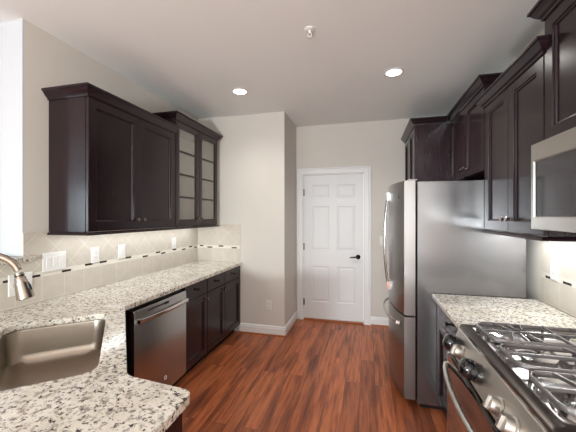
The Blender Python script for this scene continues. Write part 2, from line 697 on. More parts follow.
# baseboards
BP = [(0, 0.001), (0.016, 0.001), (0.016, 0.085), (0.012, 0.092), (0.012, 0.104), (0.006, 0.115), (0, 0.115)]
bm = bm_new()
sweep(bm, [(-0.9601, YD - 0.001), (-0.9601, YB - 0.001), (-1.54, YB - 0.001)], [(-a, z) for a, z in BP])
struct('baseboard_left', bm, M['trim'])
bm = bm_new()
sweep(bm, [(0.062, YD - 0.001), (0.488, YD - 0.001)], BP)
struct('baseboard_back', bm, M['trim'])
QP = [(0.016, 0.001), (0.030, 0.001), (0.027, 0.010), (0.016, 0.016)]
bm = bm_new()
sweep(bm, [(-0.9601, YD - 0.02), (-0.9601, YB - 0.001), (-1.54, YB - 0.001)], [(-a, z) for a, z in QP])
struct('trim_1', bm, M['oak'])
bm = bm_new()
sweep(bm, [(0.062, YD - 0.001), (0.488, YD - 0.001)], QP)
struct('trim_2', bm, M['oak'])

# door with casing
bm = bm_new()
CP = [(0.0, -0.016), (0.004, -0.019), (0.05, -0.019), (0.066, -0.012), (0.07, -0.024), (0.082, -0.024), (0.085, -0.0005), (0.0, -0.0005)]


def casing(bm, xa, xb, zt):
    loops = []
    for (x, z), (mx, mz) in (((xa, 0.001), (-1, 0)), ((xa, zt), (-1, 1)), ((xb, zt), (1, 1)), ((xb, 0.001), (1, 0))):
        loops.append([(x + mx * o, YD + d, z + mz * o) for o, d in CP])
    loft(bm, loops)


casing(bm, -0.8635, -0.0205, 2.0465)
struct('trim_3', bm, M['trim'])
bm = bm_new()
box(bm, (-0.8615, YD, 0.001), (-0.852, YD + 0.14, 2.0445))
box(bm, (-0.032, YD, 0.001), (-0.0225, YD + 0.14, 2.0445))
box(bm, (-0.852, YD, 2.035), (-0.032, YD + 0.14, 2.0445))
struct('trim_4', bm, M['trim'])
sbox('trim_5', (-0.8515, YD - 0.02, 0.001), (-0.0325, YD + 0.12, 0.022), M['oak'], 0.004)
DF = Fr((-0.849, YD + 0.04, 0.025), (1, 0, 0), (0, -1, 0))
bm = bm_new()
DW_, DH_ = 0.814, 2.004
rails = [(0, 0.235), (0.735, 0.955), (1.572, 1.69), (1.87, DH_)]
fbox(bm, DF, 0, DW_, 0, DH_, 0, 0.026)
for a, b in ((0, 0.108), (0.352, 0.462), (0.706, DW_)):
    fbox(bm, DF, a, b, 0, DH_, 0.026, 0.036)
for b0, b1 in rails:
    for a0, a1 in ((0.108, 0.352), (0.462, 0.706)):
        fbox(bm, DF, a0, a1, b0, b1, 0.026, 0.036)
for b0, b1 in ((0.235, 0.735), (0.955, 1.572), (1.69, 1.87)):
    for a0, a1 in ((0.108, 0.352), (0.462, 0.706)):
        loft(bm, [rect_loop(DF, a0, a1, b0, b1, i, c) for i, c in ((0.0, 0.036), (0.012, 0.031), (0.022, 0.031), (0.04, 0.0345))], cap0=False)
dr = struct('door_1', bm, M['door'], label='white six panel door')
bm = bm_new()
hx, hz = -0.105, 0.905
lathe(bm, (hx, YD + 0.004, hz), (0, -1, 0), [(0.0, 0), (0.032, 0), (0.032, 0.006), (0.026, 0.011), (0.011, 0.014), (0.010, 0.045), (0.013, 0.05), (0.0, 0.056)])
tube(bm, [(hx, YD - 0.048, hz), (hx - 0.03, YD - 0.05, hz), (hx - 0.07, YD - 0.049, hz - 0.003), (hx - 0.105, YD - 0.044, hz - 0.008)], [0.011, 0.010, 0.008, 0.007], 10)
put('door_handle', bm, M['bronze'], dr, smooth=True)['label'] = 'dark bronze lever handle'
for z in (0.25, 1.03, 1.79):
    bm = bm_new()
    box(bm, (-0.8595, YD - 0.003, z - 0.045), (-0.838, YD + 0.003, z + 0.045))
    tube(bm, [(-0.8505, YD - 0.006, z - 0.047), (-0.8505, YD - 0.006, z + 0.047)], 0.006, 8)
    put('hinge', bm, M['nickel'], dr)

# ------------------------------------------------------------------ cabinets
CROWN = [(0.0, 0.0), (0.008, 0.0), (0.010, 0.012), (0.020, 0.020), (0.032, 0.034), (0.042, 0.050), (0.050, 0.053), (0.050, 0.066), (0.0, 0.066)]
RAIL = [(-0.012, 0.0), (0.014, 0.0), (0.016, 0.006), (0.012, 0.014), (0.004, 0.018), (0.0, 0.022), (-0.012, 0.022)]


def knob(parent, F, a, b, c=0.0, m=None, s=1.0):
    bm = bm_new()
    lathe(bm, F.p(a, b, c), F.n, [(0.0, 0), (0.008 * s, 0), (0.006 * s, 0.004), (0.006 * s, 0.013), (0.013 * s, 0.019), (0.015 * s, 0.024), (0.011 * s, 0.029), (0, 0.030)], 16)
    return put('knob', bm, m or M['knob'], parent, smooth=True)


def wall_cabinet(name, label, F, width, depth, z0, z1, crown_path, rail_path, crown_z, glass=False, m0=None, knob_h=0.075, group='dark wall cabinets', kn=True):
    """F: origin at the front left bottom (z = 0) of the door plane; body lies behind"""
    t = thing(name, label, 'cabinet', F.p(width / 2, z0, -depth / 2), group)
    T = 0.02
    bm = bm_new()
    if not glass:
        fbox(bm, F, 0, width, z0, z1, -depth, -T - 0.001)
        put('body', bm, M['cab'], t, 0.0015)
    else:
        fbox(bm, F, 0, 0.018, z0, z1, -depth, -T - 0.001)
        fbox(bm, F, width - 0.018, width, z0, z1, -depth, -T - 0.001)
        fbox(bm, F, 0.018, width - 0.018, z0, z0 + 0.02, -depth, -T - 0.001)
        fbox(bm, F, 0.018, width - 0.018, z1 - 0.02, z1, -depth, -T - 0.001)
        fbox(bm, F, 0.018, width - 0.018, z0 + 0.02, z1 - 0.02, -depth, -depth + 0.008)
        put('body', bm, M['cab'], t)
        bm = bm_new()
        fbox(bm, F, 0.019, width - 0.019, z0 + 0.021, z1 - 0.021, -depth + 0.009, -depth + 0.014)
        fbox(bm, F, 0.019, 0.024, z0 + 0.021, z1 - 0.021, -depth + 0.014, -T - 0.01)
        fbox(bm, F, width - 0.024, width - 0.019, z0 + 0.021, z1 - 0.021, -depth + 0.014, -T - 0.01)
        put('interior_lining', bm, M['cab_in'], t)['label'] = 'pale cabinet interior'
    b0, b1 = z0 + 0.004, z1 - 0.004
    hw = width / 2
    for i, (a0, a1) in enumerate(((0.003, hw - 0.0015), (hw + 0.0015, width - 0.003))):
        bm = bm_new()
        if glass:
            ring_door(bm, F, a0, a1, b0, b1, T, 0.062, -T)
            iz0, iz1 = b0 + 0.066, b1 - 0.066
            for k in (1, 2, 3):
                z = iz0 + (iz1 - iz0) * k / 4
                fbox(bm, F, a0 + 0.066, a1 - 0.066, z - 0.009, z + 0.009, -T + 0.003, -0.004)
            d = put('door', bm, M['cab'], t, 0.001)
            bm = bm_new()
            fbox(bm, F, a0 + 0.064, a1 - 0.064, iz0 - 0.002, iz1 + 0.002, -T + 0.006, -T + 0.009)
            put('glass', bm, M['pane'], d)['label'] = 'pale glass panes'
        else:
            panel_door(bm, F, a0, a1, b0, b1, T, 0.062, -T)
            d = put('door', bm, M['cab'], t)
        if kn:
            knob(d, F, (a1 - 0.032) if i == 0 else (a0 + 0.032), b0 + knob_h)
    if crown_path:
        bm = bm_new()
        sweep(bm, crown_path, [(a, crown_z + z) for a, z in CROWN], m0=m0)
        put('crown_moulding', bm, M['cab'], t)
    if rail_path:
        bm = bm_new()
        sweep(bm, rail_path, [(a, z0 - 0.0225 + z) for a, z in RAIL])
        put('light_rail', bm, M['cab'], t)
    return t


G = 0.002
xl = XL + G
# left wall: fronts face +X, width runs along -Y?  u along +Y keeps it simple
FL = Fr((-1.80, 1.650, 0), (0, 1, 0), (1, 0, 0))
wall_cabinet('wall_cabinet', 'dark wooden wall cabinet with two solid doors above the left counter', FL, 0.970, 0.338, 1.352, 2.270,
             [(xl, 1.650), (-1.80, 1.650), (-1.80, 2.619)][::1], [(xl, 1.650), (-1.80, 1.650), (-1.80, 2.619)], 2.262)
FL2 = Fr((-1.80, 2.622, 0), (0, 1, 0), (1, 0, 0))
wall_cabinet('wall_cabinet', 'tall dark wall cabinet with two glass-paned doors above the left counter', FL2, 0.868, 0.338, 1.352, 2.410,
             [(xl, 2.622), (-1.80, 2.622), (-1.80, 3.490), (xl, 3.490)], [(-1.80, 2.622), (-1.80, 3.490), (xl, 3.490)], 2.402, glass=True)

xr = XR - G
FR = Fr((0.83, 2.498, 0), (0, -1, 0), (-1, 0, 0))
wall_cabinet('wall_cabinet', 'dark two-door wall cabinet over the right counter, between refrigerator and microwave', FR, 0.764, 0.333, 1.362, 2.250,
             [(xr, 2.498), (0.83, 2.498), (0.83, 1.732), (xr, 1.732)], [(0.83, 2.498), (0.83, 1.734), (xr, 1.734)], 2.240)
FM = Fr((0.83, 1.730, 0), (0, -1, 0), (-1, 0, 0))
wall_cabinet('wall_cabinet', 'dark wall cabinet directly above the microwave, cut off by the frame', FM, 0.758, 0.333, 1.808, 2.410,
             [(xr, 1.730), (0.83, 1.730), (0.83, 0.972), (xr, 0.972)], None, 2.400)
FO = Fr((0.83, 3.416, 0), (0, -1, 0), (-1, 0, 0))
wall_cabinet('wall_cabinet', 'dark two-door wall cabinet over the top of the refrigerator', FO, 0.915, 0.333, 1.790, 2.410,
             [(0.83, 3.419), (0.83, 2.501), (xr, 2.501)], None, 2.402, knob_h=0.07, m0=(-1, -1))
# full-height pantry beyond the refrigerator
FP = Fr((0.49, 4.236, 0), (0, -1, 0), (-1, 0, 0))
t = thing('pantry_cabinet', 'tall dark pantry cabinet behind the refrigerator, beside the white door', 'cabinet', (0.82, 3.83, 0))
bm = bm_new()
fbox(bm, FP, 0, 0.816, 0.10, 2.410, -0.672, -0.021)
fbox(bm, FP, 0.0, 0.816, 0.001, 0.10, -0.672, -0.08)
put('body', bm, M['cab'], t, 0.0015)
for z0, z1 in ((0.104, 1.25), (1.256, 2.404)):
    for i, (a0, a1) in enumerate(((0.003, 0.4065), (0.4095, 0.813))):
        bm = bm_new()
        panel_door(bm, FP, a0, a1, z0, z1, 0.02, 0.062, -0.02)
        d = put('door', bm, M['cab'], t)
        knob(d, FP, (a1 - 0.032) if i == 0 else (a0 + 0.032), (z1 - 0.09) if z0 < 1 else z0 + 0.09)
bm = bm_new()
sweep(bm, [(0.49, 4.236), (0.49, 3.420), (0.829, 3.420)], [(a, 2.402 + z) for a, z in CROWN], m1=(-1, -1))
put('crown_moulding', bm, M['cab'], t)

CT, CB = 0.880, 0.848      # countertop top and underside


def base_cabinet(name, label, F, cols, depth, drawers=True, group='dark base cabinets'):
    """cols: list of (a0, a1, knob_side)"""
    A0, A1 = cols[0][0], cols[-1][1]
    t = thing(name, label, 'cabinet', F.p((A0 + A1) / 2, 0, -depth / 2), group)
    bm = bm_new()
    fbox(bm, F, A0, A1, 0.095, CB - 0.001, -depth, -0.021)
    put('body', bm, M['cab'], t, 0.0015)
    bm = bm_new()
    fbox(bm, F, A0, A1, 0.001, 0.095, -depth, -0.085)
    put('toe_kick', bm, M['kick'], t)
    for a0, a1, ks in cols:
        bm = bm_new()
        L = [(0, -0.02), (0, -0.004), (0.004, 0)]
        loft(bm, [rect_loop(F, a0 + 0.003, a1 - 0.003, 0.700, 0.838, i, d) for i, d in L])
        dr_ = put('drawer', bm, M['cab'], t)
        knob(dr_, F, (a0 + a1) / 2, 0.775, m=M['bronze'])
        bm = bm_new()
        panel_door(bm, F, a0 + 0.003, a1 - 0.003, 0.100, 0.694, 0.02, 0.058, -0.02)
        d_ = put('door', bm, M['cab'], t)
        knob(d_, F, (a1 - 0.032) if ks else (a0 + 0.032), 0.645)
    return t


FB = Fr((-1.53, 2.362, 0), (0, 1, 0), (1, 0, 0))
base_cabinet('base_cabinet', 'dark single-door base cabinet with one drawer, right beside the dishwasher', FB, [(0.0, 0.394, True)], 0.606)
base_cabinet('base_cabinet', 'dark base cabinet with two drawers and two doors by the end wall', FB, [(0.396, 0.784, True), (0.784, 1.222, False)], 0.606)
FBR = Fr((0.515, 2.492, 0), (0, -1, 0), (-1, 0, 0))
base_cabinet('base_cabinet', 'dark base cabinet between the refrigerator and the range', FBR, [(0.0, 0.734, True)], 0.645)

# cabinet under the corner sink and the peninsula
D2, N2 = Vector((0.677, -0.736, 0)).normalized(), Vector((0.736, 0.677, 0)).normalized()
t = thing('base_cabinet', 'dark base cabinet under the corner sink and the peninsula end', 'cabinet', (-1.4, 0.8, 0), 'dark base cabinets')
bm = bm_new()


def ring_prism(bm, outer, inner, z0, z1):
    """walls only, open top (for the sink base)"""
    loft(bm, [[(x, y, z0) for x, y in outer], [(x, y, z1) for x, y in outer], [(x, y, z1) for x, y in inner], [(x, y, z0) for x, y in inner]], closed=True)


outer = [(-2.130, 1.725), (-1.560, 1.725), (-1.560, 1.640), (-0.870, 0.895), (-0.600, 0.885), (-0.600, 0.16), (-2.130, 0.16)]
inner = [(-2.112, 1.707), (-1.578, 1.707), (-1.578, 1.633), (-0.878, 0.877), (-0.618, 0.867), (-0.618, 0.178), (-2.112, 0.178)]
ring_prism(bm, outer, inner, 0.095, CB - 0.001)
put('body', bm, M['cab'], t)
bm = bm_new()
prism(bm, [(-2.12, 1.70), (-1.63, 1.70), (-1.63, 1.60), (-0.92, 0.83), (-0.66, 0.82), (-0.66, 0.2), (-2.12, 0.2)], 0.001, 0.095)
put('toe_kick', bm, M['kick'], t)
FE = Fr((-0.600, 0.885, 0), (0, -1, 0), (1, 0, 0))
bm = bm_new()
panel_door(bm, FE, 0.0, 0.36, 0.10, CB - 0.002, 0.018, 0.06, 0.0005)
panel_door(bm, FE, 0.362, 0.722, 0.10, CB - 0.002, 0.018, 0.06, 0.0005)
put('end_panel', bm, M['cab'], t)
FDg = Fr(Vector((-1.545, 1.627, 0)) + N2 * 0.0, D2, N2)
bm = bm_new()
panel_door(bm, FDg, 0.06, 0.49, 0.10, CB - 0.01, 0.018, 0.06, 0.0)
put('door', bm, M['cab'], t)
bm = bm_new()
panel_door(bm, FDg, 0.495, 0.93, 0.10, CB - 0.01, 0.018, 0.06, 0.0)
put('door', bm, M['cab'], t)


# ------------------------------------------------------------------ countertops
def round_corner(p0, p, p1, r, n=5):
    p0, p, p1 = Vector(p0), Vector(p), Vector(p1)
    a, b = (p0 - p).normalized(), (p1 - p).normalized()
    A, B = p + a * r, p + b * r
    return [tuple((A * (1 - k / n) + p * (k / n)) * (1 - k / n) + (p * (1 - k / n) + B * (k / n)) * (k / n)) for k in range(n + 1)]


def slab(bm, outer, hole, z0, z1):
    allv = []
    edges = []
    for lp in ([outer, hole] if hole else [outer]):
        vs = [bm.verts.new((x, y, z1)) for x, y in lp]
        allv += vs
        edges += [bm.edges.new((vs[i], vs[(i + 1) % len(vs)])) for i in range(len(vs))]
    r = bmesh.ops.triangle_fill(bm, use_beauty=True, edges=edges)
    fs = [f for f in r['geom'] if isinstance(f, bmesh.types.BMFace)]
    e = bmesh.ops.extrude_face_region(bm, geom=fs)
    for v in e['geom']:
        if isinstance(v, bmesh.types.BMVert):
            v.co.z = z0


SD0, SD1, SN0, SN1 = -2.128, -1.345, -0.54, -0.085


def dn(d, n):
    return (D2.x * d + N2.x * n, D2.y * d + N2.y * n)


hole = [dn(a, b) for a, b in rrect(SD0, SD1, SN0, SN1, 0.06, 7)]
c1 = round_corner((-1.505, 2.0), (-1.505, 1.652), (-0.845, 0.937), 0.02)
c2 = round_corner((-1.505, 1.652), (-0.845, 0.937), (-0.56, 0.907), 0.03)
c3 = round_corner((-0.845, 0.937), (-0.556, 0.908), (-0.545, 0.3), 0.035)
outer = [(-2.131, YB - 0.0095), (-1.505, YB - 0.0095)] + c1 + c2 + c3 + [(-0.535, 0.12), (-2.131, 0.12)]
bm = bm_new()
slab(bm, outer, hole, CB, CT)
o = put('granite_countertop', bm, M['granite'], None, 0.004)
o['label'] = 'speckled granite countertop running along the left wall and round the corner sink'
o['category'] = 'countertop'
bm = bm_new()
prism(bm, round_corner((XR, 2.488), (0.480, 2.488), (0.480, 1.8), 0.008) + round_corner((0.48, 2.4), (0.480, 1.752), (XR, 1.752), 0.006) + [(XR - 0.010, 1.752), (XR - 0.010, 2.488)], CB, CT)
o = put('granite_countertop', bm, M['granite'], None, 0.004)
o['label'] = 'small granite countertop between refrigerator and range on the right'
o['category'] = 'countertop'

# sink
t = thing('kitchen_sink', 'stainless steel undermount sink set into the granite corner', 'sink', (*dn(-1.73, -0.32), 0.66))
bm = bm_new()
prof = [(0.022, CB - 0.0015), (-0.004, CB - 0.0015), (-0.006, CB - 0.010), (-0.012, 0.72), (-0.022, 0.685), (-0.045, 0.667), (-0.09, 0.662)]
loops = []
for off, z in prof:
    r = max(0.02, 0.06 - off * 0.6)
    loops.append([(*dn(a, b), z) for a, b in rrect(SD0 - off, SD1 + off, SN0 - off, SN1 + off, r, 7)])
lo2 = []
for off, z in [(-0.09, 0.658), (-0.043, 0.663), (-0.019, 0.682), (-0.009, 0.72), (-0.003, CB - 0.012), (0.022, CB - 0.0045)]:
    r = max(0.02, 0.06 - off * 0.6)
    lo2.append([(*dn(a, b), z) for a, b in rrect(SD0 - off, SD1 + off, SN0 - off, SN1 + off, r, 7)])
vs = [[bm.verts.new(p) for p in lp] for lp in loops + lo2]
n = len(vs[0])
for k in range(len(vs)):
    if k == len(loops) - 1:
        bm.faces.new(vs[k])
        bm.faces.new(vs[k + 1][::-1])
        continue
    A, B = vs[k], vs[(k + 1) % len(vs)]
    for i in range(n):
        bm.faces.new((A[i], A[(i + 1) % n], B[(i + 1) % n], B[i]))
put('bowl', bm, M['steel_sink'], t, smooth=True)
bm = bm_new()
lathe(bm, (*dn(-1.73, -0.34), 0.6625), (0, 0, 1), [(0.0, 0), (0.045, 0), (0.045, 0.003), (0.036, 0.004), (0.03, 0.001), (0.0, 0.001)])
put('drain', bm, M['chrome'], t, smooth=True)

# faucet
t = thing('faucet', 'brushed nickel pull-down faucet arching over the sink', 'faucet', (*dn(-1.735, -0.615), CT))


def fp(n, z, d=-1.735):
    return (*dn(d, n), z)


bm = bm_new()
lathe(bm, fp(-0.615, CT + 0.001), (0, 0, 1), [(0, 0), (0.034, 0), (0.034, 0.006), (0.026, 0.012), (0.024, 0.12), (0.018, 0.13), (0, 0.131)])
put('base', bm, M['nickel'], t, smooth=True)
bm = bm_new()
pts = [fp(-0.615, 1.005), fp(-0.615, 1.10)]
for k in range(0, 13):
    a = PI - (PI - 0.28) * k / 12
    pts.append(fp(-0.507 + 0.108 * math.cos(a), 1.195 + 0.10 * math.sin(a)))
tube(bm, pts, 0.0145, 14)
put('spout', bm, M['nickel'], t, smooth=True)
p0, p1 = Vector(fp(-0.402, 1.212)), Vector(fp(-0.378, 1.098))
bm = bm_new()
ax = p1 - p0
L = ax.length
lathe(bm, p0, ax, [(0.0, 0.0), (0.0165, 0.0), (0.0165, 0.018), (0.020, 0.022), (0.024, 0.05), (0.030, 0.095), (0.032, L - 0.004), (0.029, L), (0, L)])
sh_ = put('spray_head', bm, M['nickel'], t, smooth=True)
bm = bm_new()
lathe(bm, p0 + ax * 0.08, ax, [(0, 0), (0.018, 0), (0.018, 0.006), (0, 0.006)])
put('collar', bm, M['black'], sh_, smooth=True)
bm = bm_new()
mid = p0 + ax * 0.52
bs = Vector((0.60, -0.0, 0.0)) + Vector((0, -0.35, 0))
sd = Vector((0.93, 0.36, 0)).normalized()
tube(bm, [mid + sd * 0.0235 - ax.normalized() * 0.018, mid + sd * 0.027, mid + sd * 0.0295 + ax.normalized() * 0.018], [0.005, 0.008, 0.006], 10)
put('button', bm, M['black'], sh_, smooth=True)['label'] = 'black spray button'
bm = bm_new()
tube(bm, [fp(-0.615, 0.96, -1.71), fp(-0.615, 0.985, -1.66), fp(-0.615, 1.02, -1.61)], [0.010, 0.008, 0.006], 10)
put('lever', bm, M['nickel'], t, smooth=True)

# ------------------------------------------------------------------ dishwasher
t = thing('dishwasher', 'stainless steel dishwasher built in under the left counter', 'dishwasher', (-1.8, 2.03, 0))
pbox('body', (-2.12, 1.735, 0.10), (-1.556, 2.355, CB - 0.002), M['black'], t)
FW = Fr((-1.553, 1.733, 0), (0, 1, 0), (1, 0, 0))
bm = bm_new()
W = 0.620
# slightly bowed door front
loops = []
for k in range(9):
    a = 0.004 + (W - 0.008) * k / 8
    bow = 0.006 * (1 - ((k - 4) / 4) ** 2)
    loops.append([FW.p(a, 0.105, 0.0), FW.p(a, 0.105, 0.045 + bow), FW.p(a, 0.800, 0.045 + bow), FW.p(a, 0.815, 0.036 + bow), FW.p(a, 0.815, 0.0)])
loft(bm, loops)
d = put('door', bm, M['steel'], t, 0.002, smooth=True)
bm = bm_new()
hp = []
for k in range(13):
    u = k / 12
    hp.append(FW.p(0.03 + (W - 0.06) * u, 0.742, 0.072 + 0.020 * math.sin(PI * u)))
tube(bm, hp, 0.011, 12, flat=(0.016, 0.030))
for a in (0.035, W - 0.035):
    fbox(bm, FW, a - 0.014, a + 0.014, 0.728, 0.756, 0.044, 0.078)
put('handle', bm, M['chrome'], d, smooth=True)
bm = bm_new()
fbox(bm, FW, 0.13, 0.36, 0.785, 0.794, 0.048, 0.0525)
fbox(bm, FW, 0.31, 0.365, 0.779, 0.797, 0.0485, 0.053)
put('control_slot', bm, M['black'], d)
bm = bm_new()
lathe(bm, FW.p(0.325, 0.212, 0.0485), FW.n, [(0.010, 0), (0.016, 0), (0.016, 0.005), (0.010, 0.005), (0.010, 0)], 16)
put('badge', bm, M['plate'], d, smooth=True)
pbox('toe_panel', (-1.64, 1.737, 0.001), (-1.60, 2.353, 0.098), M['black'], t)

# ------------------------------------------------------------------ refrigerator
t = thing('refrigerator', 'stainless steel refrigerator with curved doors and grey side panel', 'refrigerator', (0.72, 2.96, 0))
Y0, Y1 = 2.502, 3.412
ZT = 1.722
pbox('body', (0.378, Y0, 0.030), (1.096, Y1, ZT), M['fridge_side'], t, 0.004)
pbox('base_grille', (0.40, Y0 + 0.01, 0.004), (1.10, Y1 - 0.01, 0.030), M['black'], t)


def fx(y):
    u = (y - (Y0 + Y1) / 2) / ((Y1 - Y0) / 2)
    return 0.205 + 0.080 * abs(u) ** 2.2


def fridge_door(name, ya, yb, za, zb, bot_round=0.0):
    bm = bm_new()
    n = 12
    loops = []
    for k in range(n + 1):
        y = ya + (yb - ya) * k / n
        x = fx(y)
        loops.append([(0.365, y, za), (x + 0.006, y, za), (x, y, za + 0.008), (x, y, zb - 0.008), (x + 0.006, y, zb), (0.365, y, zb)])
    loft(bm, loops)
    return put(name, bm, M['steel_f'], t, smooth=True)


ym = (Y0 + Y1) / 2
ZS = 0.690
for i, (ya, yb) in enumerate(((Y0, ym - 0.002), (ym + 0.002, Y1))):
    d = fridge_door('door', ya, yb, ZS + 0.006, ZT + 0.010)
    y = ym - 0.055 if i == 0 else ym + 0.055
    bm = bm_new()
    pts = []
    for k in range(17):
        u = k / 16
        z = 0.835 + (1.635 - 0.835) * u
        pts.append((fx(y) - 0.012 - 0.030 * math.sin(PI * u) ** 0.8, y, z))
    tube(bm, pts, 0.010, 12, flat=(0.022, 0.018))
    for z in (0.835, 1.635):
        box(bm, (fx(y) - 0.024, y - 0.013, z - 0.035), (fx(y) + 0.003, y + 0.013, z + 0.035))
    put('handle', bm, M['chrome'], d, smooth=True)
    if i == 0:
        bm = bm_new()
        box(bm, (fx(2.60) - 0.0015, 2.595, 1.600), (fx(2.60) + 0.006, 2.600, 1.632))
        box(bm, (fx(2.59) - 0.0015, 2.578, 1.600), (fx(2.59) + 0.006, 2.600, 1.606))
        put('badge', bm, M['black'], d)
d = fridge_door('freezer_drawer', Y0, Y1, 0.055, ZS - 0.006)
bm = bm_new()
pts = []
for k in range(17):
    u = k / 16
    y = Y0 + 0.09 + (Y1 - Y0 - 0.18) * u
    pts.append((fx(y) - 0.014 - 0.034 * math.sin(PI * u) ** 0.6, y, 0.615 + 0.010 * math.sin(PI * u)))
tube(bm, pts, 0.010, 12, flat=(0.018, 0.022))
for y in (Y0 + 0.09, Y1 - 0.09):
    box(bm, (fx(y) - 0.026, y - 0.02, 0.600), (fx(y) + 0.004, y + 0.02, 0.628))
put('handle', bm, M['chrome'], d, smooth=True)
for y in (Y0 + 0.05, Y1 - 0.05):
    bm = bm_new()
    box(bm, (0.315, y - 0.025, ZT + 0.0105), (0.385, y + 0.025, ZT + 0.024))
    put('hinge_cover', bm, M['fridge_side'], t, 0.004)
for y in (Y0 + 0.06, Y1 - 0.06):
    for x in (0.42, 1.06):
        bm = bm_new()
        lathe(bm, (x, y, 0.0005), (0, 0, 1), [(0, 0), (0.02, 0), (0.02, 0.028), (0, 0.028)], 12)
        put('foot', bm, M['black'], t)

# ------------------------------------------------------------------ gas range
RY0, RY1 = 0.925, 1.742
RYM = (RY0 + RY1) / 2
t = thing('gas_range', 'stainless steel gas range with five burners and black grates', 'range', (0.80, RYM, 0))
pbox('body', (0.475, RY0, 0.03), (1.145, RY1, 0.878), M['black'], t, 0.002)
pbox('side_kick', (0.56, RY0 + 0.01, 0.001), (1.12, RY1 - 0.01, 0.03), M['black'], t)
# sloping control panel
bm = bm_new()
loft(bm, [[(0.4745, y, 0.768), (0.424, y, 0.768), (0.418, y, 0.776), (0.462, y, 0.884), (0.4745, y, 0.888)] for y in (RY0, RY1)])
put('control_panel', bm, M['steel_h'], t, 0.002)
pn = Vector((-0.108, 0, 0.044)).normalized()
for i, (y, cover) in enumerate(((1.690, True), (1.598, False), (1.418, True), (1.178, False), (1.072, False))):
    bm = bm_new()
    ko = Vector((0.4345, y, 0.816)) + pn * 0.001
    lathe(bm, ko, pn, [(0, 0), (0.033, 0), (0.033, 0.005), (0.029, 0.008), (0.028, 0.026), (0.025, 0.033), (0, 0.034)], 28)
    k_ = put('control_knob', bm, M['satin'], t, smooth=True)
    bm = bm_new()
    c_ = ko + pn * 0.034
    vz = Vector((0.044, 0, 0.108)).normalized()
    sd = Vector((0, 1, 0))
    lp = []
    for h, s in ((0.0, 1.0), (0.013, 0.86)):
        lp.append([c_ + pn * (h - 0.004) + vz * (a * s) + sd * (b * s) for a, b in ((-0.024, -0.007), (0.024, -0.007), (0.024, 0.007), (-0.024, 0.007))])
    loft(bm, lp)
    put('grip', bm, M['satin'], k_, 0.0015)
    if cover:
        k_['label'] = 'control knob under a smoky plastic cover'
        bm = bm_new()
        lathe(bm, ko, pn, [(0.034, 0), (0.039, 0), (0.041, 0.012), (0.039, 0.036), (0.032, 0.050), (0.016, 0.056), (0, 0.057)], 28)
        put('knob_cover', bm, M['cover'], k_, smooth=True)
# oven door
bm = bm_new()
loft(bm, [[(0.4735, y, 0.235), (0.410, y, 0.235), (0.406, y, 0.245), (0.406, y, 0.752), (0.410, y, 0.760), (0.4735, y, 0.760)] for y in (RY0 + 0.003, RY1 - 0.003)])
d = put('oven_door', bm, M['steel_h'], t, 0.002)
pbox('door_window', (0.4035, RY0 + 0.03, 0.275), (0.46, RY1 - 0.03, 0.7615), M['dark_glass'], d)
bm = bm_new()
pts = []
for k in range(21):
    u = k / 20
    pts.append((0.400 - 0.046 * math.sin(PI * u) ** 0.7, RY0 + 0.012 + (RY1 - RY0 - 0.024) * u, 0.700))
tube(bm, pts, 0.012, 14)
for y in (RY0 + 0.016, RY1 - 0.016):
    tube(bm, [(0.408, y, 0.700), (0.392, y, 0.700)], 0.013, 12)
put('handle', bm, M['steel_h'], d, smooth=True)
bm = bm_new()
loft(bm, [[(0.4735, y, 0.055), (0.412, y, 0.055), (0.407, y, 0.065), (0.407, y, 0.222), (0.412, y, 0.229), (0.4735, y, 0.229)] for y in (RY0 + 0.003, RY1 - 0.003)])
put('storage_drawer', bm, M['steel_h'], t, 0.002)
# cooktop: rim and sunken enamel pan
CTX0, CTX1 = 0.464, 1.145
bm = bm_new()
o0 = rrect(CTX0, CTX1, RY0 + 0.001, RY1 - 0.001, 0.012, 4)
loops = []
for ins, z, r in ((0.0, 0.889, 0.012), (0.0, 0.902, 0.012), (0.006, 0.907, 0.012), (0.042, 0.909, 0.02), (0.047, 0.906, 0.02), (0.052, 0.893, 0.03)):
    loops.append([(x, y, z) for x, y in rrect(CTX0 + ins, CTX1 - ins, RY0 + 0.001 + ins, RY1 - 0.001 - ins, r, 4)])
loft(bm, loops, True, False)
# floor of the pan
lp = [(x, y, 0.893) for x, y in rrect(CTX0 + 0.052, CTX1 - 0.052, RY0 + 0.053, RY1 - 0.053, 0.03, 4)]
lp2 = [(x, y, 0.891) for x, y in rrect(CTX0 + 0.064, CTX1 - 0.064, RY0 + 0.065, RY1 - 0.065, 0.03, 4)]
loft(bm, [lp, lp2], False, True)
ck = put('cooktop', bm, M['cooktop'], t, smooth=True)
bm = bm_new()
loops = [[(x, y, z) for x, y in rrect(CTX0 + ins, CTX1 - ins, RY0 + 0.001 + ins, RY1 - 0.001 - ins, 0.014, 4)] for ins, z in ((-0.0005, 0.896), (-0.0005, 0.9035), (0.005, 0.9085), (0.041, 0.9105), (0.041, 0.906), (0.002, 0.896))]
loft(bm, loops, closed=True)
put('rim', bm, M['rim'], ck, smooth=True)
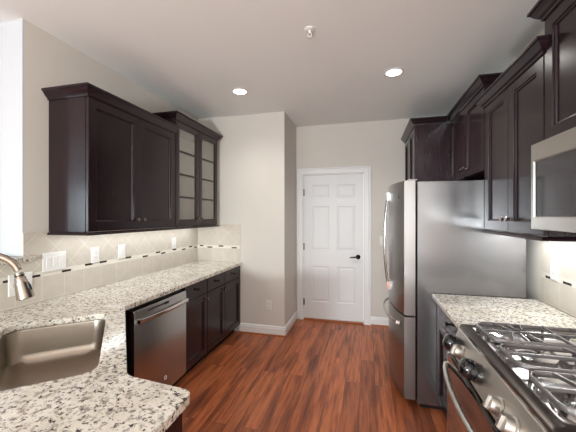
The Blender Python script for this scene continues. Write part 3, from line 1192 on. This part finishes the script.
# burners
CX = (CTX0 + CTX1) / 2
for x, y, r in ((CX - 0.15, RY1 - 0.15, 0.048), (CX + 0.16, RY1 - 0.15, 0.040), (CX, RYM, 0.052), (CX - 0.15, RY0 + 0.15, 0.056), (CX + 0.16, RY0 + 0.15, 0.044)):
    bm = bm_new()
    lathe(bm, (x, y, 0.8915), (0, 0, 1), [(0, 0), (r + 0.016, 0), (r + 0.012, 0.006), (r - 0.004, 0.008), (r - 0.004, 0.014), (0, 0.014)], 28)
    b_ = put('burner', bm, M['cooktop'], t, smooth=True)
    bm = bm_new()
    loft(bm, [[(x + q * math.cos(2 * PI * k / 32), y + q * math.sin(2 * PI * k / 32), 0.8915 + h) for k in range(32)] for q, h in ((r + 0.017, 0.0005), (r + 0.030, 0.002), (r + 0.050, 0.010), (r + 0.056, 0.0105), (r + 0.062, 0.0005))], closed=True)
    put('drip_bowl', bm, M['chrome'], b_, smooth=True)
    bm = bm_new()
    lathe(bm, (x, y, 0.906), (0, 0, 1), [(0, 0), (r, 0), (r + 0.001, 0.004), (r - 0.004, 0.008), (0, 0.0095)], 28)
    put('burner_cap', bm, M['burner'], b_, smooth=True)


def bar(bm, a, b, wd=0.0085, h=0.012):
    a, b = Vector(a), Vector(b)
    d = (b - a)
    s = Vector((d.y, -d.x, 0))
    s = s.normalized() * wd / 2 if s.length > 1e-6 else Vector((wd / 2, 0, 0))
    up = Vector((0, 0, h))
    loft(bm, [[p - s - up, p + s - up, p + s * 0.75, p - s * 0.75] for p in (a, b)])


GZ = 0.948
gx0, gx1 = CTX0 + 0.058, CTX1 - 0.060
for i, (ya, yb) in enumerate(((RY1 - 0.275, RY1 - 0.052), (RYM - 0.1, RYM + 0.1), (RY0 + 0.052, RY0 + 0.275))):
    bm = bm_new()
    rr = rrect(gx0, gx1, ya, yb, 0.045, 5)
    # outer frame rides low in front and back, as a rounded loop
    pts = [(x, y, GZ - 0.014) for x, y in rr]
    loft(bm, [[(p[0] + (q * 0.0055) * n_[0], p[1] + (q * 0.0055) * n_[1], p[2] + z) for q, z in ((-1, -0.010), (1, -0.010), (1, 0.003), (0.4, 0.008), (-0.4, 0.008), (-1, 0.003))]
              for p, n_ in [(pts[k], (Vector((pts[(k + 1) % len(pts)][1] - pts[k - 1][1], -(pts[(k + 1) % len(pts)][0] - pts[k - 1][0]))).normalized())) for k in range(len(pts))]], closed=True)
    ymid = (ya + yb) / 2
    bar(bm, (gx0, ymid, GZ - 0.003), (gx1, ymid, GZ - 0.003))
    cents = ((CX - 0.15), (CX + 0.16)) if i != 1 else (CX,)
    for cx in cents:
        for sx in (-1, 1):
            for sy in (-1, 1):
                ye = yb if sy > 0 else ya
                bar(bm, (cx + sx * 0.030, ymid + sy * 0.028, GZ), (cx + sx * 0.055, ye - sy * 0.002, GZ - 0.004), 0.008, 0.012)
        for sy in (-1, 1):
            ye = yb if sy > 0 else ya
            bar(bm, (cx, ymid + sy * 0.030, GZ), (cx, ye, GZ - 0.004), 0.008, 0.012)
    bar(bm, (CX, ya, GZ - 0.003), (CX, yb, GZ - 0.003))
    for x in (gx0 + 0.03, gx1 - 0.03, CX):
        for y in (ya, yb):
            lathe(bm, (x, y, 0.8935), (0, 0, 1), [(0, 0), (0.007, 0), (0.006, 0.035), (0, 0.036)], 8)
    put('grate', bm, M['iron'], t, 0.001)

# ------------------------------------------------------------------ microwave
t = thing('microwave_oven', 'stainless steel over-the-range microwave under the right wall cabinet', 'microwave', (0.97, RYM, 1.394))
MY0, MY1 = 0.972, 1.728
pbox('body', (0.815, MY0, 1.398), (1.155, MY1, 1.803), M['black'], t, 0.002)
FMW = Fr((0.813, MY1, 0), (0, -1, 0), (-1, 0, 0))
bm = bm_new()
wa0, wa1, wb0, wb1 = 0.022, 0.545, 1.452, 1.722


def rl(a0, a1, b0, b1, c):
    return [FMW.p(a0, b0, c), FMW.p(a1, b0, c), FMW.p(a1, b1, c), FMW.p(a0, b1, c)]


loft(bm, [rl(0.0, 0.60, 1.396, 1.802, 0.0), rl(0.0, 0.60, 1.396, 1.802, 0.036), rl(0.003, 0.597, 1.399, 1.799, 0.039), rl(wa0, wa1, wb0, wb1, 0.039), rl(wa0 + 0.005, wa1 - 0.005, wb0 + 0.005, wb1 - 0.005, 0.033), rl(wa0 + 0.005, wa1 - 0.005, wb0 + 0.005, wb1 - 0.005, 0.0)], closed=True)
d = put('door', bm, M['steel_h'], t)
bm = bm_new()
loft(bm, [rl(wa0 + 0.005, wa1 - 0.005, wb0 + 0.005, wb1 - 0.005, c) for c in (0.028, 0.032)])
put('door_window', bm, M['mw_glass'], d)
bm = bm_new()
tube(bm, [FMW.p(0.572, 1.44, 0.040), FMW.p(0.572, 1.46, 0.075), FMW.p(0.572, 1.60, 0.085), FMW.p(0.572, 1.74, 0.075), FMW.p(0.572, 1.765, 0.040)], 0.011, 12)
put('handle', bm, M['steel'], d, smooth=True)
bm = bm_new()
fbox(bm, FMW, 0.602, 0.755, 1.396, 1.802, 0.0, 0.037)
put('control_panel', bm, M['dark_glass'], t, 0.002)
bm = bm_new()
for k in range(7):
    fbox(bm, FMW, 0.05, 0.70, 1.3955, 1.3975, -0.06 - k * 0.03, -0.045 - k * 0.03)
put('vent_grille', bm, M['steel'], t)


# ------------------------------------------------------------------ wall plates
def plate(name, label, cat, F, w_, h_, kind, n=1, group=None):
    """F origin at plate centre on the wall"""
    t = thing(name, label, cat, F.p(0, 0, 0), group)
    bm = bm_new()
    loft(bm, [rect_loop(F, -w_ / 2, w_ / 2, -h_ / 2, h_ / 2, i, c) for i, c in ((0, 0.0005), (0, 0.003), (0.004, 0.006))])
    put('cover_plate', bm, M['plate'], t)
    for k in range(n):
        a = (k - (n - 1) / 2) * 0.046
        bm = bm_new()
        if kind == 'switch':
            loft(bm, [[F.p(a - 0.016, -0.033, 0.006), F.p(a + 0.016, -0.033, 0.006), F.p(a + 0.016, 0.033, 0.006), F.p(a - 0.016, 0.033, 0.006)],
                      [F.p(a - 0.015, -0.032, 0.0075), F.p(a + 0.015, -0.032, 0.0075), F.p(a + 0.015, 0.032, 0.011), F.p(a - 0.015, 0.032, 0.011)]])
            put('rocker', bm, M['plate'], t)
        else:
            horiz = w_ > h_
            for s in (-1, 1):
                bm2 = bm if s < 0 else bm_new()
                if horiz:
                    fbox(bm2, F, a + s * 0.0195 - 0.014, a + s * 0.0195 + 0.014, -0.016, 0.016, 0.006, 0.0085)
                else:
                    fbox(bm2, F, a - 0.016, a + 0.016, s * 0.0195 - 0.014, s * 0.0195 + 0.014, 0.006, 0.0085)
                r_ = put('receptacle', bm2, M['plate'], t, 0.001)
                bm3 = bm_new()
                ca, cb_ = (a + s * 0.0195, 0) if horiz else (a, s * 0.0195)
                for dx in (-0.006, 0.006):
                    if horiz:
                        fbox(bm3, F, ca - 0.004, ca + 0.004, cb_ + dx - 0.0012, cb_ + dx + 0.0012, 0.0083, 0.0088)
                    else:
                        fbox(bm3, F, ca + dx - 0.0012, ca + dx + 0.0012, cb_ - 0.004, cb_ + 0.004, 0.0083, 0.0088)
                put('slots', bm3, M['slot'], r_)
    return t


XT = XL + 0.009
OUT = 'white wall outlets'
plate('light_switch', 'white triple rocker switch plate on the left tile splashback', 'light switch', Fr((XT, 1.686, 1.140), (0, 1, 0), (1, 0, 0)), 0.170, 0.130, 'switch', 3)
plate('wall_outlet', 'white outlet on the left splashback, partly hidden behind the faucet head', 'outlet', Fr((XT, 1.466, 1.028), (0, 1, 0), (1, 0, 0)), 0.140, 0.135, 'outlet', 2, OUT)
plate('wall_outlet', 'white outlet on the left splashback, next to the triple switch plate', 'outlet', Fr((XT, 2.019, 1.145), (0, 1, 0), (1, 0, 0)), 0.078, 0.125, 'outlet', 1, OUT)
plate('light_switch', 'white single plate on the left splashback below the door knobs of the solid-door cabinet', 'light switch', Fr((XT, 2.296, 1.140), (0, 1, 0), (1, 0, 0)), 0.082, 0.125, 'switch', 1)
plate('wall_outlet', 'white outlet on the left splashback below the glass-door cabinet', 'outlet', Fr((XT, 3.069, 1.148), (0, 1, 0), (1, 0, 0)), 0.080, 0.122, 'outlet', 1, OUT)
plate('wall_outlet', 'white outlet low on the end wall above the baseboard', 'outlet', Fr((-1.160, YB - 0.001, 0.366), (1, 0, 0), (0, -1, 0)), 0.076, 0.120, 'outlet', 1, OUT)
plate('wall_outlet', 'white outlet on the right tile splashback beside the refrigerator', 'outlet', Fr((XR - 0.009, 2.291, 1.115), (0, -1, 0), (-1, 0, 0)), 0.080, 0.124, 'outlet', 1, OUT)
plate('light_switch', 'white switch plate on the back wall between the door and the refrigerator', 'light switch', Fr((0.215, YD - 0.001, 1.128), (1, 0, 0), (0, -1, 0)), 0.076, 0.122, 'switch', 1)

# ------------------------------------------------------------------ ceiling fittings
for i, (x, y) in enumerate(DOWNLIGHTS[:2]):
    t = thing('recessed_downlight', ['round recessed ceiling light near the glass-door cabinet', 'round recessed ceiling light near the refrigerator cabinets'][i], 'ceiling light', (x, y, CH), 'recessed ceiling lights')
    bm = bm_new()
    lathe(bm, (x, y, CH - 0.0005), (0, 0, -1), [(0.062, 0), (0.088, 0), (0.088, 0.003), (0.076, 0.007), (0.066, 0.006), (0.062, 0.0)], 32)
    put('trim_ring', bm, M['trim'], t, smooth=True)
    bm = bm_new()
    lathe(bm, (x, y, CH - 0.0005), (0, 0, -1), [(0, 0), (0.0645, 0), (0.0645, 0.003), (0.05, 0.0045), (0, 0.005)], 32)
    put('lens', bm, M['lamp'], t, smooth=True)['label'] = 'glowing lens'
t = thing('fire_sprinkler', 'small white fire sprinkler head on the ceiling', 'sprinkler', (-0.369, 2.05, CH))
SX, SY = -0.369, 2.05
bm = bm_new()
lathe(bm, (SX, SY, CH - 0.0005), (0, 0, -1), [(0, 0), (0.036, 0), (0.034, 0.005), (0.024, 0.010), (0.012, 0.012), (0, 0.012)])
put('escutcheon', bm, M['plate'], t, smooth=True)
bm = bm_new()
lathe(bm, (SX, SY, CH - 0.012), (0, 0, -1), [(0, 0), (0.011, 0), (0.011, 0.016), (0.007, 0.020), (0, 0.020)], 16)
for s in (-1, 1):
    tube(bm, [(SX + s * 0.009, SY, CH - 0.028), (SX + s * 0.014, SY, CH - 0.045), (SX + s * 0.003, SY, CH - 0.062)], 0.0028, 8)
put('frame', bm, M['plate'], t, smooth=True)
bm = bm_new()
lathe(bm, (SX, SY, CH - 0.061), (0, 0, -1), [(0, 0), (0.020, 0), (0.020, 0.002), (0, 0.003)], 20)
put('deflector', bm, M['plate'], t, smooth=True)
